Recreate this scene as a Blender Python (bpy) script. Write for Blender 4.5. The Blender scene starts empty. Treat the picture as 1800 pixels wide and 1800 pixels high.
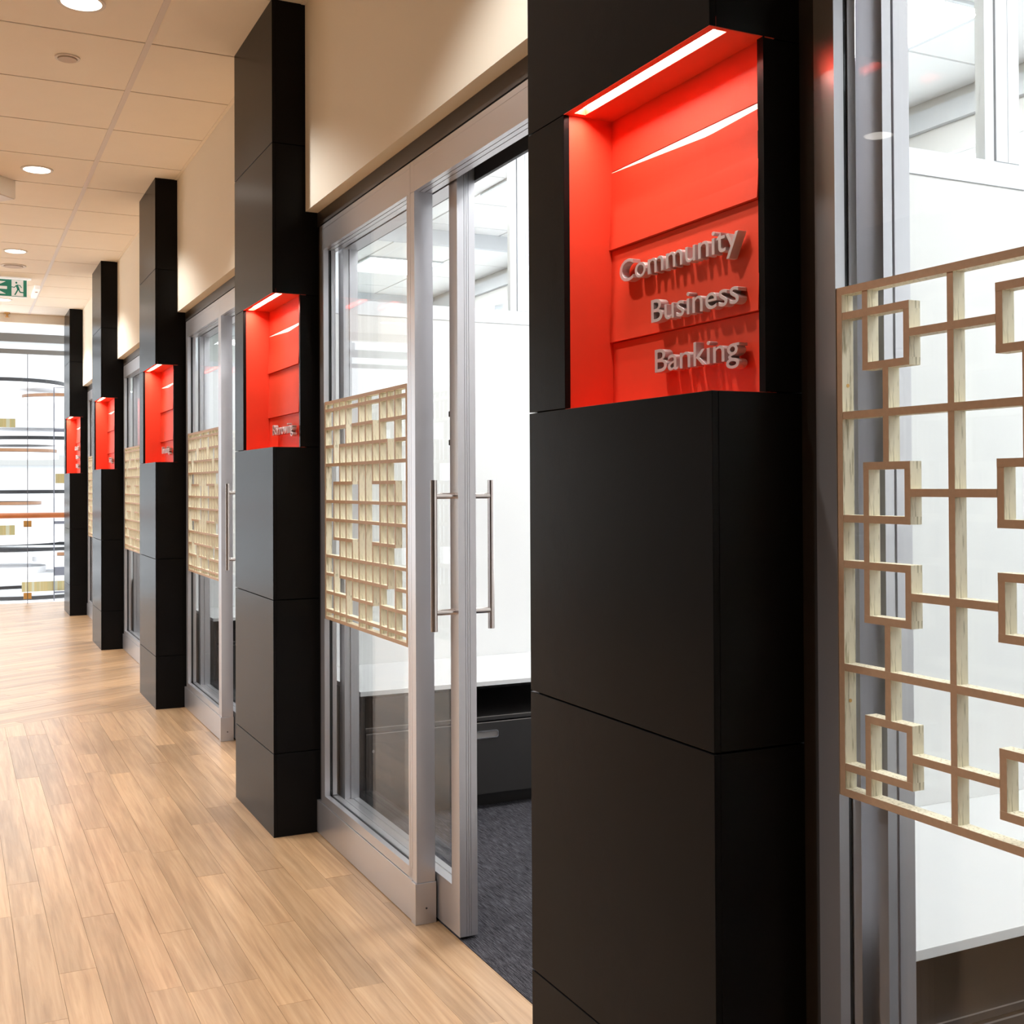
import bpy, bmesh, math, random
from mathutils import Matrix, Vector

random.seed(7)
C = bpy.context.scene.collection
SC = bpy.context.scene

# ------------------------------------------------------------------ camera
F_PX, CY_PX = 2036.53, 831.22
YAW, PITCH, ROLL, CAM_H = math.radians(25.7802), math.radians(0.6283), math.radians(-0.2764), 1.253
fwd = Vector((math.sin(YAW) * math.cos(PITCH), math.cos(YAW) * math.cos(PITCH), math.sin(PITCH)))
rgt = Vector((math.cos(YAW), -math.sin(YAW), 0))
upv = rgt.cross(fwd)
r2 = rgt * math.cos(ROLL) + upv * math.sin(ROLL)
u2 = -rgt * math.sin(ROLL) + upv * math.cos(ROLL)
cd = bpy.data.cameras.new('camera')
cd.sensor_width = 36
cd.sensor_fit = 'HORIZONTAL'
cd.lens = F_PX / 1800 * 36
cd.shift_x = 0
cd.shift_y = -(900 - CY_PX) / 1800
cd.clip_start = .05
cam = bpy.data.objects.new('camera', cd)
C.objects.link(cam)
cam.matrix_world = Matrix(((r2.x, u2.x, -fwd.x, 0), (r2.y, u2.y, -fwd.y, 0), (r2.z, u2.z, -fwd.z, CAM_H), (0, 0, 0, 1)))
SC.camera = cam

# ------------------------------------------------------------------ world and exposure
SC.view_settings.view_transform = 'Standard'
SC.view_settings.look = 'None'
SC.view_settings.exposure = 0.0
SC.view_settings.gamma = 1.0
SC.view_settings.use_curve_mapping = False
w = bpy.data.worlds.new('overcast_sky')
SC.world = w
w.use_nodes = True
w.node_tree.nodes['Background'].inputs[0].default_value = (0.93, 0.965, 1.0, 1)
w.node_tree.nodes['Background'].inputs[1].default_value = 3.3
SC.cycles.max_bounces = 10
SC.cycles.diffuse_bounces = 5
SC.cycles.glossy_bounces = 4
SC.cycles.transmission_bounces = 6
SC.cycles.transparent_max_bounces = 24
SC.cycles.caustics_reflective = False
SC.cycles.caustics_refractive = False
SC.cycles.sample_clamp_indirect = 6
SC.cycles.use_denoising = True
DOWNLIGHT_W = 100
ROOM_PANEL = 32.0
LED_STRENGTH = 62.0

# ------------------------------------------------------------------ layout numbers (metres)
X0, X1, XW, XC = 1.0325, 1.2076, 1.1547, 1.25     # pillar front, pillar side reach, upper wall face, wall back
Y0, P, W = 1.4425, 2.6623, 0.6145                 # first pillar near face, spacing, pillar width
ZC = 3.007
def YK(k): return Y0 + P * k
ZJ = [0.0, .298, .847, 1.396, 1.949, 2.49, ZC]    # pillar panel joints
XFAR = 4.03
YEND = 12.71

# ------------------------------------------------------------------ mesh helpers
class MB:
    def __init__(s): s.v = []; s.f = []
    def box(s, x0, x1, y0, y1, z0, z1):
        n = len(s.v)
        s.v += [(x0, y0, z0), (x1, y0, z0), (x1, y1, z0), (x0, y1, z0), (x0, y0, z1), (x1, y0, z1), (x1, y1, z1), (x0, y1, z1)]
        s.f += [(n, n+3, n+2, n+1), (n+4, n+5, n+6, n+7), (n, n+1, n+5, n+4), (n+1, n+2, n+6, n+5), (n+2, n+3, n+7, n+6), (n+3, n, n+4, n+7)]
        return s
    def prism(s, pts, z0, z1, axis='z'):
        # pts: outline; axis z: (x,y); axis y: (x,z) ; axis x: (y,z)
        n = len(s.v); k = len(pts)
        def P3(p, t):
            return (p[0], p[1], t) if axis == 'z' else ((p[0], t, p[1]) if axis == 'y' else (t, p[0], p[1]))
        s.v += [P3(p, z0) for p in pts] + [P3(p, z1) for p in pts]
        s.f += [tuple(reversed(range(n, n+k))), tuple(range(n+k, n+2*k))]
        for i in range(k):
            j = (i+1) % k
            s.f.append((n+i, n+j, n+k+j, n+k+i))
        return s
    def cyl(s, c, r, z0, z1, seg=24, axis='z'):
        pts = [(c[0] + r*math.cos(2*math.pi*i/seg), c[1] + r*math.sin(2*math.pi*i/seg)) for i in range(seg)]
        return s.prism(pts, z0, z1, axis)
    def ring(s, c, r0, r1, z0, z1, seg=48):
        n = len(s.v)
        for i in range(seg):
            a = 2*math.pi*i/seg
            for r, z in ((r0, z0), (r1, z0), (r1, z1), (r0, z1)):
                s.v.append((c[0] + r*math.cos(a), c[1] + r*math.sin(a), z))
        for i in range(seg):
            a = n + 4*i; b = n + 4*((i+1) % seg)
            for k in range(4):
                k2 = (k+1) % 4
                s.f.append((a+k, b+k, b+k2, a+k2))
        return s
    def build(s, name, mat, parent=None, loc=None, bevel=0, smooth=False):
        me = bpy.data.meshes.new(name)
        v = s.v
        if loc is not None:
            v = [(a-loc[0], b-loc[1], c-loc[2]) for a, b, c in v]
        me.from_pydata(v, [], s.f)
        bm = bmesh.new(); bm.from_mesh(me)
        bmesh.ops.recalc_face_normals(bm, faces=bm.faces)
        bm.to_mesh(me); bm.free()
        if mat: me.materials.append(mat)
        if smooth:
            for p in me.polygons: p.use_smooth = True
            me.set_sharp_from_angle(angle=.7)
        o = bpy.data.objects.new(name, me)
        C.objects.link(o)
        if loc is not None: o.location = loc
        if parent is not None:
            o.parent = parent
            o.location = Vector(o.location) - world_loc(parent)
        if bevel:
            m = o.modifiers.new('bevel', 'BEVEL'); m.width = bevel; m.segments = 2; m.limit_method = 'ANGLE'
        return o
def world_loc(o):
    p = Vector((0, 0, 0))
    while o is not None:
        p += o.location; o = o.parent
    return p
def B(*a): return MB().box(*a)
def empty(name, loc):
    o = bpy.data.objects.new(name, None); o.location = loc; C.objects.link(o); o.empty_display_size = .1
    return o
def tag(o, label=None, cat=None, group=None, kind=None):
    if label: o['label'] = label
    if cat: o['category'] = cat
    if group: o['group'] = group
    if kind: o['kind'] = kind
    return o
def struct(o, label=None): return tag(o, label=label, kind='structure')
def copy_tree(o, parent=None, shift=(0, 0, 0)):
    c = o.copy(); C.objects.link(c); c.parent = parent
    if parent is None: c.location = Vector(o.location) + Vector(shift)
    for ch in [x for x in o.children]:
        copy_tree(ch, c)
    return c
def box_part(name, mat, parent, x0, x1, y0, y1, z0, z1, bevel=0):
    return B(x0, x1, y0, y1, z0, z1).build(name, mat, parent, loc=((x0+x1)/2, (y0+y1)/2, z0), bevel=bevel)

# ------------------------------------------------------------------ materials
def lin(r, g, b):
    f = lambda c: (c/255/12.92 if c/255 <= .04045 else ((c/255+.055)/1.055)**2.4)
    return (f(r), f(g), f(b), 1)
def mat(name, col, rough=.5, metal=0, spec=.5, emis=None, es=0, coat=0, noise=0, nscale=40, bump=0, bscale=200):
    m = bpy.data.materials.new(name); m.use_nodes = True
    nt = m.node_tree; b = nt.nodes['Principled BSDF']
    b.inputs['Base Color'].default_value = col
    b.inputs['Roughness'].default_value = rough
    b.inputs['Metallic'].default_value = metal
    b.inputs['Specular IOR Level'].default_value = spec
    if coat:
        b.inputs['Coat Weight'].default_value = coat; b.inputs['Coat Roughness'].default_value = .12
    if emis:
        b.inputs['Emission Color'].default_value = emis; b.inputs['Emission Strength'].default_value = es
    tc = nt.nodes.new('ShaderNodeTexCoord')
    if noise:
        n = nt.nodes.new('ShaderNodeTexNoise'); n.inputs['Scale'].default_value = nscale; n.inputs['Detail'].default_value = 5
        nt.links.new(tc.outputs['Object'], n.inputs['Vector'])
        mx = nt.nodes.new('ShaderNodeMix'); mx.data_type = 'RGBA'
        mx.inputs['A'].default_value = tuple(c*(1-noise) for c in col[:3]) + (1,)
        mx.inputs['B'].default_value = tuple(min(1, c*(1+noise)) for c in col[:3]) + (1,)
        nt.links.new(n.outputs['Fac'], mx.inputs['Factor']); nt.links.new(mx.outputs['Result'], b.inputs['Base Color'])
    if bump:
        n2 = nt.nodes.new('ShaderNodeTexNoise'); n2.inputs['Scale'].default_value = bscale; n2.inputs['Detail'].default_value = 3
        nt.links.new(tc.outputs['Object'], n2.inputs['Vector'])
        bp = nt.nodes.new('ShaderNodeBump'); bp.inputs['Strength'].default_value = bump; bp.inputs['Distance'].default_value = .002
        nt.links.new(n2.outputs['Fac'], bp.inputs['Height']); nt.links.new(bp.outputs['Normal'], b.inputs['Normal'])
    return m
M = {}
M['black'] = mat('black_laminate', (.0088, .0086, .0088, 1), rough=.25, spec=.05, noise=.12, nscale=9, bump=.04, bscale=500)
M['black_core'] = mat('black_core', (.004, .004, .004, 1), rough=.7)
M['red'] = mat('red_paint', (.80, .068, .030, 1), rough=.55, spec=.3, noise=.05, nscale=14)
M['ledge'] = mat('pale_board_edge', (.95, .88, .78, 1), rough=.5)
M['alu'] = mat('painted_aluminium', (.56, .55, .575, 1), rough=.30, metal=.75, noise=.02, nscale=5)
M['alu_dark'] = mat('dark_bronze_trim', (.07, .062, .058, 1), rough=.4, metal=.4, noise=.03, nscale=5)
M['gasket'] = mat('gasket', (.02, .02, .022, 1), rough=.6)
M['fascia'] = mat('black_fascia', (.008, .008, .010, 1), rough=.5)
M['wall'] = mat('cream_wall', (.93, .88, .77, 1), rough=.75, noise=.015, nscale=3, bump=.05, bscale=300)
M['tile'] = mat('ceiling_tile', (.95, .90, .82, 1), rough=.85, noise=.02, nscale=8, bump=.08, bscale=500)
M['tbar'] = mat('ceiling_bar', (.80, .76, .74, 1), rough=.45)
M['plenum'] = mat('ceiling_plenum', (.16, .11, .075, 1), rough=.9)
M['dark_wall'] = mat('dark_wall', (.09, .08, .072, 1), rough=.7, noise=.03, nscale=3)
M['white'] = mat('white_panel', (.65, .645, .635, 1), rough=.45, noise=.01, nscale=2)
M['whitetile'] = mat('white_ceiling_tile', (.93, .93, .93, 1), rough=.8, noise=.015, nscale=6)
M['roomplenum'] = mat('room_plenum', (.45, .45, .46, 1), rough=.9)
M['rail'] = mat('partition_rail', (.62, .64, .67, 1), rough=.4, metal=.2)
M['worktop'] = mat('white_worktop', (.68, .68, .68, 1), rough=.25)
M['cabinet'] = mat('dark_cabinet', (.028, .025, .024, 1), rough=.42, metal=.2, noise=.06, nscale=30)
M['cabinet_edge'] = mat('cabinet_light_edge', (.25, .23, .22, 1), rough=.4, metal=.3)
M['cabinet_black'] = mat('dark_wood_carcass', (.012, .009, .008, 1), rough=.4, noise=.3, nscale=6)
M['steel'] = mat('brushed_steel', (.66, .60, .57, 1), rough=.22, metal=1)
M['chrome'] = mat('chrome', (.8, .8, .8, 1), rough=.15, metal=1)
M['letter'] = mat('satin_aluminium_letter', (.60, .55, .56, 1), rough=.42, metal=.3)
M['led'] = mat('led_diffuser', (1, .96, .9, 1), emis=(1, .90, .80, 1), es=LED_STRENGTH)
M['lamp'] = mat('downlight_lens', (1, .95, .88, 1), emis=(1, .93, .84, 1), es=9)
M['roomlamp'] = mat('room_light_diffuser', (1, 1, 1, 1), emis=(.97, .985, 1, 1), es=ROOM_PANEL)
M['trimwhite'] = mat('white_trim', (.80, .77, .74, 1), rough=.5)
M['speaker'] = mat('speaker_grille', (.62, .54, .48, 1), rough=.6)
M['green'] = mat('exit_green', lin(45, 130, 110), rough=.5, emis=lin(45, 130, 110), es=.35)
M['signwhite'] = mat('sign_white', (.9, .9, .9, 1), rough=.5, emis=(1, 1, 1, 1), es=.35)
M['rail_wood'] = mat('handrail_wood', lin(178, 108, 66), rough=.35, noise=.15, nscale=12)
M['brass'] = mat('brass_clip', lin(205, 160, 95), rough=.35, metal=.5)
M['atr_white'] = mat('atrium_white', (.46, .47, .48, 1), rough=.7)
M['atr_grey'] = mat('atrium_grey', (.30, .30, .29, 1), rough=.7)
M['disc_white'] = mat('white_disc', (.85, .85, .86, 1), rough=.6)
M['hoop_black'] = mat('black_hoop', (.010, .010, .012, 1), rough=.5)
M['hoop_wood'] = mat('timber_hoop', (.26, .13, .065, 1), rough=.4, noise=.1, nscale=3)
M['post_grey'] = mat('grey_post', (.09, .09, .11, 1), rough=.5)

def glass_mat(name, tint=(.985, .992, .99, 1), strength=1.0):
    m = bpy.data.materials.new(name); m.use_nodes = True
    nt = m.node_tree; nt.nodes.clear()
    out = nt.nodes.new('ShaderNodeOutputMaterial')
    tr = nt.nodes.new('ShaderNodeBsdfTransparent'); tr.inputs[0].default_value = tint
    gl = nt.nodes.new('ShaderNodeBsdfGlossy'); gl.inputs['Roughness'].default_value = .0
    gl.inputs['Color'].default_value = (1, 1, 1, 1)
    fr = nt.nodes.new('ShaderNodeFresnel'); fr.inputs['IOR'].default_value = 1.5
    mu = nt.nodes.new('ShaderNodeMath'); mu.operation = 'MULTIPLY'; mu.inputs[1].default_value = strength
    mx = nt.nodes.new('ShaderNodeMixShader')
    ge = nt.nodes.new('ShaderNodeNewGeometry'); mi = nt.nodes.new('ShaderNodeMapRange')
    mi.inputs['To Min'].default_value = 1.5; mi.inputs['To Max'].default_value = 1/1.5      # same pane seen from either side
    nt.links.new(ge.outputs['Backfacing'], mi.inputs['Value']); nt.links.new(mi.outputs[0], fr.inputs['IOR'])
    nt.links.new(fr.outputs[0], mu.inputs[0]); nt.links.new(mu.outputs[0], mx.inputs[0])
    nt.links.new(tr.outputs[0], mx.inputs[1]); nt.links.new(gl.outputs[0], mx.inputs[2])
    nt.links.new(mx.outputs[0], out.inputs[0])
    return m
M['glass'] = glass_mat('clear_glass', strength=.38)

def wood_mat(name, c1, c2, c3, rough, grain_axis='Y', coat=.0, gscale=1.0):
    """long-grained timber; every board gets its own tone and its own piece of grain"""
    m = bpy.data.materials.new(name); m.use_nodes = True
    nt = m.node_tree; b = nt.nodes['Principled BSDF']; L = nt.links.new
    tc = nt.nodes.new('ShaderNodeTexCoord'); oi = nt.nodes.new('ShaderNodeObjectInfo'); ge = nt.nodes.new('ShaderNodeNewGeometry')
    rnd = nt.nodes.new('ShaderNodeMath'); rnd.operation = 'ADD'
    L(oi.outputs['Random'], rnd.inputs[0]); L(ge.outputs['Random Per Island'], rnd.inputs[1])
    rf = nt.nodes.new('ShaderNodeMath'); rf.operation = 'FRACT'; L(rnd.outputs[0], rf.inputs[0])
    off = nt.nodes.new('ShaderNodeVectorMath'); off.operation = 'SCALE'; off.inputs[0].default_value = (37, 53, 11)
    L(rf.outputs[0], off.inputs['Scale'])
    add = nt.nodes.new('ShaderNodeVectorMath'); add.operation = 'ADD'
    L(tc.outputs['Object'], add.inputs[0]); L(off.outputs[0], add.inputs[1])
    mp = nt.nodes.new('ShaderNodeMapping')
    s = {'Y': (62, 2.4, 62), 'X': (2.4, 62, 62), 'Z': (26, 26, 1.6)}[grain_axis]
    mp.inputs['Scale'].default_value = tuple(q*gscale for q in s)
    L(add.outputs[0], mp.inputs['Vector'])
    n1 = nt.nodes.new('ShaderNodeTexNoise'); n1.inputs['Scale'].default_value = 1.0; n1.inputs['Detail'].default_value = 8; n1.inputs['Roughness'].default_value = .6
    n1.inputs['Distortion'].default_value = .5
    L(mp.outputs[0], n1.inputs['Vector'])
    mp2 = nt.nodes.new('ShaderNodeMapping')
    s2 = {'Y': (9, .9, 9), 'X': (.9, 9, 9), 'Z': (9, 9, .9)}[grain_axis]
    mp2.inputs['Scale'].default_value = tuple(q*gscale for q in s2)
    L(add.outputs[0], mp2.inputs['Vector'])
    n2 = nt.nodes.new('ShaderNodeTexNoise'); n2.inputs['Scale'].default_value = 1.0; n2.inputs['Detail'].default_value = 3; n2.inputs['Distortion'].default_value = .9
    L(mp2.outputs[0], n2.inputs['Vector'])
    cr = nt.nodes.new('ShaderNodeValToRGB'); e = cr.color_ramp.elements
    e[0].position = .16; e[0].color = c3; e[1].position = .80; e[1].color = c1
    k = e.new(.5); k.color = c2
    L(n1.outputs['Fac'], cr.inputs[0])
    hs = nt.nodes.new('ShaderNodeHueSaturation')
    L(cr.outputs[0], hs.inputs['Color'])
    mr = nt.nodes.new('ShaderNodeMapRange'); mr.inputs['To Min'].default_value = .74; mr.inputs['To Max'].default_value = 1.02
    L(rf.outputs[0], mr.inputs['Value'])
    mr2 = nt.nodes.new('ShaderNodeMapRange'); mr2.inputs['From Min'].default_value = .3; mr2.inputs['From Max'].default_value = .7
    mr2.inputs['To Min'].default_value = .82; mr2.inputs['To Max'].default_value = 1.08
    L(n2.outputs['Fac'], mr2.inputs['Value'])
    mu = nt.nodes.new('ShaderNodeMath'); mu.operation = 'MULTIPLY'; L(mr.outputs[0], mu.inputs[0]); L(mr2.outputs[0], mu.inputs[1])
    L(mu.outputs[0], hs.inputs['Value'])
    L(hs.outputs[0], b.inputs['Base Color'])
    b.inputs['Roughness'].default_value = rough
    if coat:
        b.inputs['Coat Weight'].default_value = coat; b.inputs['Coat Roughness'].default_value = .24
    bp = nt.nodes.new('ShaderNodeBump'); bp.inputs['Strength'].default_value = .06; bp.inputs['Distance'].default_value = .001
    L(n1.outputs['Fac'], bp.inputs['Height']); L(bp.outputs[0], b.inputs['Normal'])
    return m
M['plank'] = wood_mat('oak_plank', lin(215, 178, 139), lin(192, 153, 114), lin(154, 116, 82), .36, 'Y', coat=.4)
M['plank_far'] = wood_mat('oak_plank_diagonal', lin(215, 178, 139), lin(188, 149, 109), lin(138, 101, 69), .36, 'X', coat=.4)
M['floor_base'] = mat('floor_joint', lin(150, 112, 78), rough=.8)

def lattice_mat(name, face_col, side1, side2):
    """sawn plywood lattice: tan oiled front edge, pale streaky raw sides"""
    m = bpy.data.materials.new(name); m.use_nodes = True
    nt = m.node_tree; b = nt.nodes['Principled BSDF']; L = nt.links.new
    ge = nt.nodes.new('ShaderNodeNewGeometry'); sp = nt.nodes.new('ShaderNodeSeparateXYZ'); L(ge.outputs['True Normal'], sp.inputs[0])
    lt = nt.nodes.new('ShaderNodeMath'); lt.operation = 'LESS_THAN'; lt.inputs[1].default_value = -.7; L(sp.outputs['X'], lt.inputs[0])
    tc = nt.nodes.new('ShaderNodeTexCoord'); mp = nt.nodes.new('ShaderNodeMapping'); mp.inputs['Scale'].default_value = (260, 260, 22)
    L(tc.outputs['Object'], mp.inputs['Vector'])
    n = nt.nodes.new('ShaderNodeTexNoise'); n.inputs['Scale'].default_value = 1; n.inputs['Detail'].default_value = 5; L(mp.outputs[0], n.inputs['Vector'])
    cr = nt.nodes.new('ShaderNodeValToRGB'); cr.color_ramp.elements[0].position = .33; cr.color_ramp.elements[0].color = side2
    cr.color_ramp.elements[1].position = .47; cr.color_ramp.elements[1].color = side1
    L(n.outputs['Fac'], cr.inputs[0])
    mx = nt.nodes.new('ShaderNodeMix'); mx.data_type = 'RGBA'
    L(lt.outputs[0], mx.inputs['Factor']); L(cr.outputs[0], mx.inputs['A'])
    n2 = nt.nodes.new('ShaderNodeTexNoise'); n2.inputs['Scale'].default_value = 120; L(tc.outputs['Object'], n2.inputs['Vector'])
    mx2 = nt.nodes.new('ShaderNodeMix'); mx2.data_type = 'RGBA'
    mx2.inputs['A'].default_value = tuple(c*.9 for c in face_col[:3])+(1,); mx2.inputs['B'].default_value = tuple(min(1, c*1.1) for c in face_col[:3])+(1,)
    L(n2.outputs['Fac'], mx2.inputs['Factor']); L(mx2.outputs['Result'], mx.inputs['B'])
    L(mx.outputs['Result'], b.inputs['Base Color']); b.inputs['Roughness'].default_value = .55
    return m
M['lattice'] = lattice_mat('lattice_plywood', lin(182, 150, 122), lin(232, 223, 198), lin(172, 162, 130))

def carpet_mat():
    m = bpy.data.materials.new('striped_carpet'); m.use_nodes = True
    nt = m.node_tree; b = nt.nodes['Principled BSDF']; L = nt.links.new
    tc = nt.nodes.new('ShaderNodeTexCoord')
    mp = nt.nodes.new('ShaderNodeMapping'); mp.inputs['Scale'].default_value = (340, 16, 1); L(tc.outputs['Object'], mp.inputs['Vector'])
    n = nt.nodes.new('ShaderNodeTexNoise'); n.inputs['Scale'].default_value = 1; n.inputs['Detail'].default_value = 4; n.inputs['Roughness'].default_value = .7; L(mp.outputs[0], n.inputs['Vector'])
    n2 = nt.nodes.new('ShaderNodeTexNoise'); n2.inputs['Scale'].default_value = 420; n2.inputs['Detail'].default_value = 2; L(tc.outputs['Object'], n2.inputs['Vector'])
    ad = nt.nodes.new('ShaderNodeMath'); ad.operation = 'MULTIPLY_ADD'; ad.inputs[1].default_value = .45; L(n2.outputs['Fac'], ad.inputs[0]); L(n.outputs['Fac'], ad.inputs[2])
    cr = nt.nodes.new('ShaderNodeValToRGB'); e = cr.color_ramp.elements
    e[0].position = .60; e[0].color = (.010, .0095, .011, 1); e[1].position = .86; e[1].color = (.095, .090, .102, 1)
    k = e.new(.70); k.color = (.034, .032, .037, 1)
    L(ad.outputs[0], cr.inputs[0]); L(cr.outputs[0], b.inputs['Base Color'])
    b.inputs['Roughness'].default_value = .95; b.inputs['Specular IOR Level'].default_value = .1
    bp = nt.nodes.new('ShaderNodeBump'); bp.inputs['Strength'].default_value = .5; bp.inputs['Distance'].default_value = .003
    L(ad.outputs[0], bp.inputs['Height']); L(bp.outputs[0], b.inputs['Normal'])
    return m
M['carpet'] = carpet_mat()

def stripe_mat():
    m = bpy.data.materials.new('striped_glass_panel'); m.use_nodes = True
    nt = m.node_tree; b = nt.nodes['Principled BSDF']; L = nt.links.new
    tc = nt.nodes.new('ShaderNodeTexCoord'); mp = nt.nodes.new('ShaderNodeMapping'); mp.inputs['Scale'].default_value = (14, 0, 0); L(tc.outputs['Object'], mp.inputs['Vector'])
    n = nt.nodes.new('ShaderNodeTexNoise'); n.inputs['Scale'].default_value = 1; n.inputs['Detail'].default_value = 2; L(mp.outputs[0], n.inputs['Vector'])
    cr = nt.nodes.new('ShaderNodeValToRGB'); e = cr.color_ramp.elements
    e[0].position = .35; e[0].color = (.20, .19, .09, 1); e[1].position = .62; e[1].color = (.28, .27, .19, 1)
    k = e.new(.5); k.color = (.26, .19, .07, 1)
    L(n.outputs['Fac'], cr.inputs[0]); L(cr.outputs[0], b.inputs['Base Color']); b.inputs['Roughness'].default_value = .4
    return m
M['stripes'] = stripe_mat()

# ------------------------------------------------------------------ floor: joint bed, planks laid along the corridor, then diagonal planks
floor = struct(B(-3.2, 1.262, -1.5, 13.72, -.06, -.006).build('floor', M['floor_base']), 'oak plank corridor floor')
PW = .0918; PX0 = .1557; YB = 6.79
known = {0: [3.688, 3.997], 1: [3.211, 4.364, 5.434], 2: [3.597, 4.923, 5.665], 3: [3.876, 6.056], 4: [3.371, 5.785],
         5: [2.956, 4.124, 5.337], 6: [4.843, 6.032], 8: [3.775, 4.603]}
TH = math.radians(29.0)
def far_bound(x):                       # where the corridor planks stop
    return YB if x >= .535 else YB + (x-.535)*math.tan(TH)
n_pl = 0
for c in range(-14, 13):
    xa = PX0 + c*PW; xb = xa + PW
    if xa > 1.26: break
    xb = min(xb, 1.262)
    js = sorted(known.get(c, []))
    y = -1.5 if c >= -3 else -1.2
    ys = [y]
    rr = random.Random(c*13+5)
    def fill(a, b):
        out = []; t = a
        while b - t > 1.5:
            t += rr.uniform(.62, 1.25) if c > -6 else rr.uniform(1.0, 1.7)
            if b - t > .3: out.append(t)
        return out
    stops = [y] + js + [9]
    full = [y]
    for a, b in zip(stops[:-1], stops[1:]):
        for t in fill(a, min(b, 7.4)): full.append(t)
        if b < 8: full.append(b)
    full = sorted(full)
    full = [t for t in full if t < far_bound(xa) - .12]
    g = .0004
    for i, a in enumerate(full):
        b = full[i+1] if i+1 < len(full) else None
        zt = rr.uniform(-.0002, .0002)
        if b is None:
            pts = [(xa+g, a+g), (xb-g, a+g), (xb-g, far_bound(xb)-g), (xa+g, far_bound(xa)-g)]
            if xa < .535 < xb: pts = [(xa+g, a+g), (xb-g, a+g), (xb-g, YB-g), (.535, YB-g), (xa+g, far_bound(xa)-g)]
        else:
            pts = [(xa+g, a+g), (xb-g, a+g), (xb-g, b-g), (xa+g, b-g)]
        MB().prism(pts, -.006, zt).build('plank', M['plank'], floor, loc=(xa, a, 0)); n_pl += 1
# diagonal field: one joined piece of real boards
ct, st = math.cos(TH), math.sin(TH)
O = Vector((.535, YB, 0))
def to_world(u, v): return (O.x + u*ct - v*st, O.y + u*st + v*ct)
def clip(poly, inside, cut):
    out = []
    for i in range(len(poly)):
        a, b = poly[i], poly[(i+1) % len(poly)]
        ia, ib = inside(a), inside(b)
        if ia: out.append(a)
        if ia != ib: out.append(cut(a, b))
    return out
def clip_axis(poly, ax, val, keep_less):
    return clip(poly, (lambda p: p[ax] <= val) if keep_less else (lambda p: p[ax] >= val),
                lambda a, b: tuple(a[i] + (b[i]-a[i])*((val-a[ax])/(b[ax]-a[ax])) for i in (0, 1)))
mb = MB(); rr = random.Random(3)
for r in range(-16, 100):
    v0 = r*PW
    u = -7 + rr.uniform(0, .8)
    while u < 9:
        L_ = rr.uniform(.5, 1.2)
        q = [to_world(u+.0004, v0+.0004), to_world(u+L_-.0004, v0+.0004), to_world(u+L_-.0004, v0+PW-.0004), to_world(u+.0004, v0+PW-.0004)]
        u += L_
        q = clip_axis(q, 0, -3.2, False)
        if len(q) > 2: q = clip_axis(q, 0, 1.262, True)
        if len(q) > 2: q = clip_axis(q, 1, 13.70, True)
        # keep only what lies beyond the boundary of the first field
        if len(q) > 2 and v0 < -.0001:
            q = clip_axis(q, 0, .535, False)
        if len(q) > 2 and v0 < -.0001:
            q = clip_axis(q, 1, YB, False)
        if len(q) > 2 and abs(v0) < .0001: q = q
        if len(q) > 2:
            area = abs(sum(q[i][0]*q[(i+1) % len(q)][1] - q[(i+1) % len(q)][0]*q[i][1] for i in range(len(q))))/2
            if area > .0004: mb.prism(q, -.006, rr.uniform(-.0002, .0002))
# rotate into local frame so the grain follows the boards
loc_v = []
for x, y, z in mb.v:
    dx, dy = x-O.x, y-O.y
    loc_v.append((dx*ct + dy*st, -dx*st + dy*ct, z))
mb.v = loc_v
far = mb.build('diagonal_planks', M['plank_far'], floor)
far.location = O; far.rotation_euler = (0, 0, TH); far['kind'] = 'stuff'
tag(far, label='diagonally laid oak planks')

carpet = B(1.2622, XFAR, -.66, YEND, -.06, .002).build('floor_2', M['carpet'])
struct(carpet, 'dark grey striped office carpet')

# ------------------------------------------------------------------ corridor ceiling
ceil = struct(B(-3.2, 1.155, -1.5, 12.65, 3.022, 3.1).build('ceiling', M['plenum']), 'suspended tan tile ceiling')
T = .6096; XT = .6966; YT = 4.728
rows = [YT + T*i for i in range(-10, 13)]
for r in rows:
    ya, yb = r + .0055, min(r + T - .0055, 12.645)
    if yb - ya < .05: continue
    for xa, xb in ((XT+.012, 1.139), (XT-T+.012, XT-.012), (XT-2*T+.012, XT-T-.012), (XT-3*T+.012, XT-2*T-.012)):
        box_part('ceiling_tile', M['tile'], ceil, xa, xb, ya, yb, ZC, ZC+.015, bevel=0)
for i in range(4):
    x = XT - i*T
    box_part('ceiling_bar', M['tbar'], ceil, x-.0118, x+.0118, -1.5, 12.645, ZC-.003, ZC+.015)
box_part('wall_angle', M['tile'], ceil, 1.1395, 1.1545, -1.5, 12.645, ZC-.002, ZC+.015)
box_part('ceiling_return', M['tile'], ceil, -3.2, XT-3*T-.012, -1.5, 12.645, ZC, ZC+.015)

# ------------------------------------------------------------------ walls
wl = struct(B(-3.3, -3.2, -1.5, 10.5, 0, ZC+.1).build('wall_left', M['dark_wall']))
wl2 = struct(B(-3.3, -3.2, 10.5, 12.7, 0, ZC+.1).build('wall_left', M['wall']))
wb = struct(B(-3.3, 4.1, -1.6, -1.5, 0, ZC+.1).build('wall_back', M['dark_wall']))
wr = struct(B(XW, 1.33, -1.5, -.66, 0, ZC).build('wall_right_near', M['wall']))
# upper wall over the glazing, one run between each pair of pillars
for b in range(0, 5):
    ya = YK(b-1) + W if b > 0 else -.66
    o = struct(B(XW, 1.33, ya, YK(b), 2.2515, ZC+.015).build('wall_right', M['wall']), 'cream wall above the office glazing')
    B(1.2, 1.33, ya, YK(b), 2.20, 2.2512).build('soffit_filler', M['wall'], o)

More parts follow.
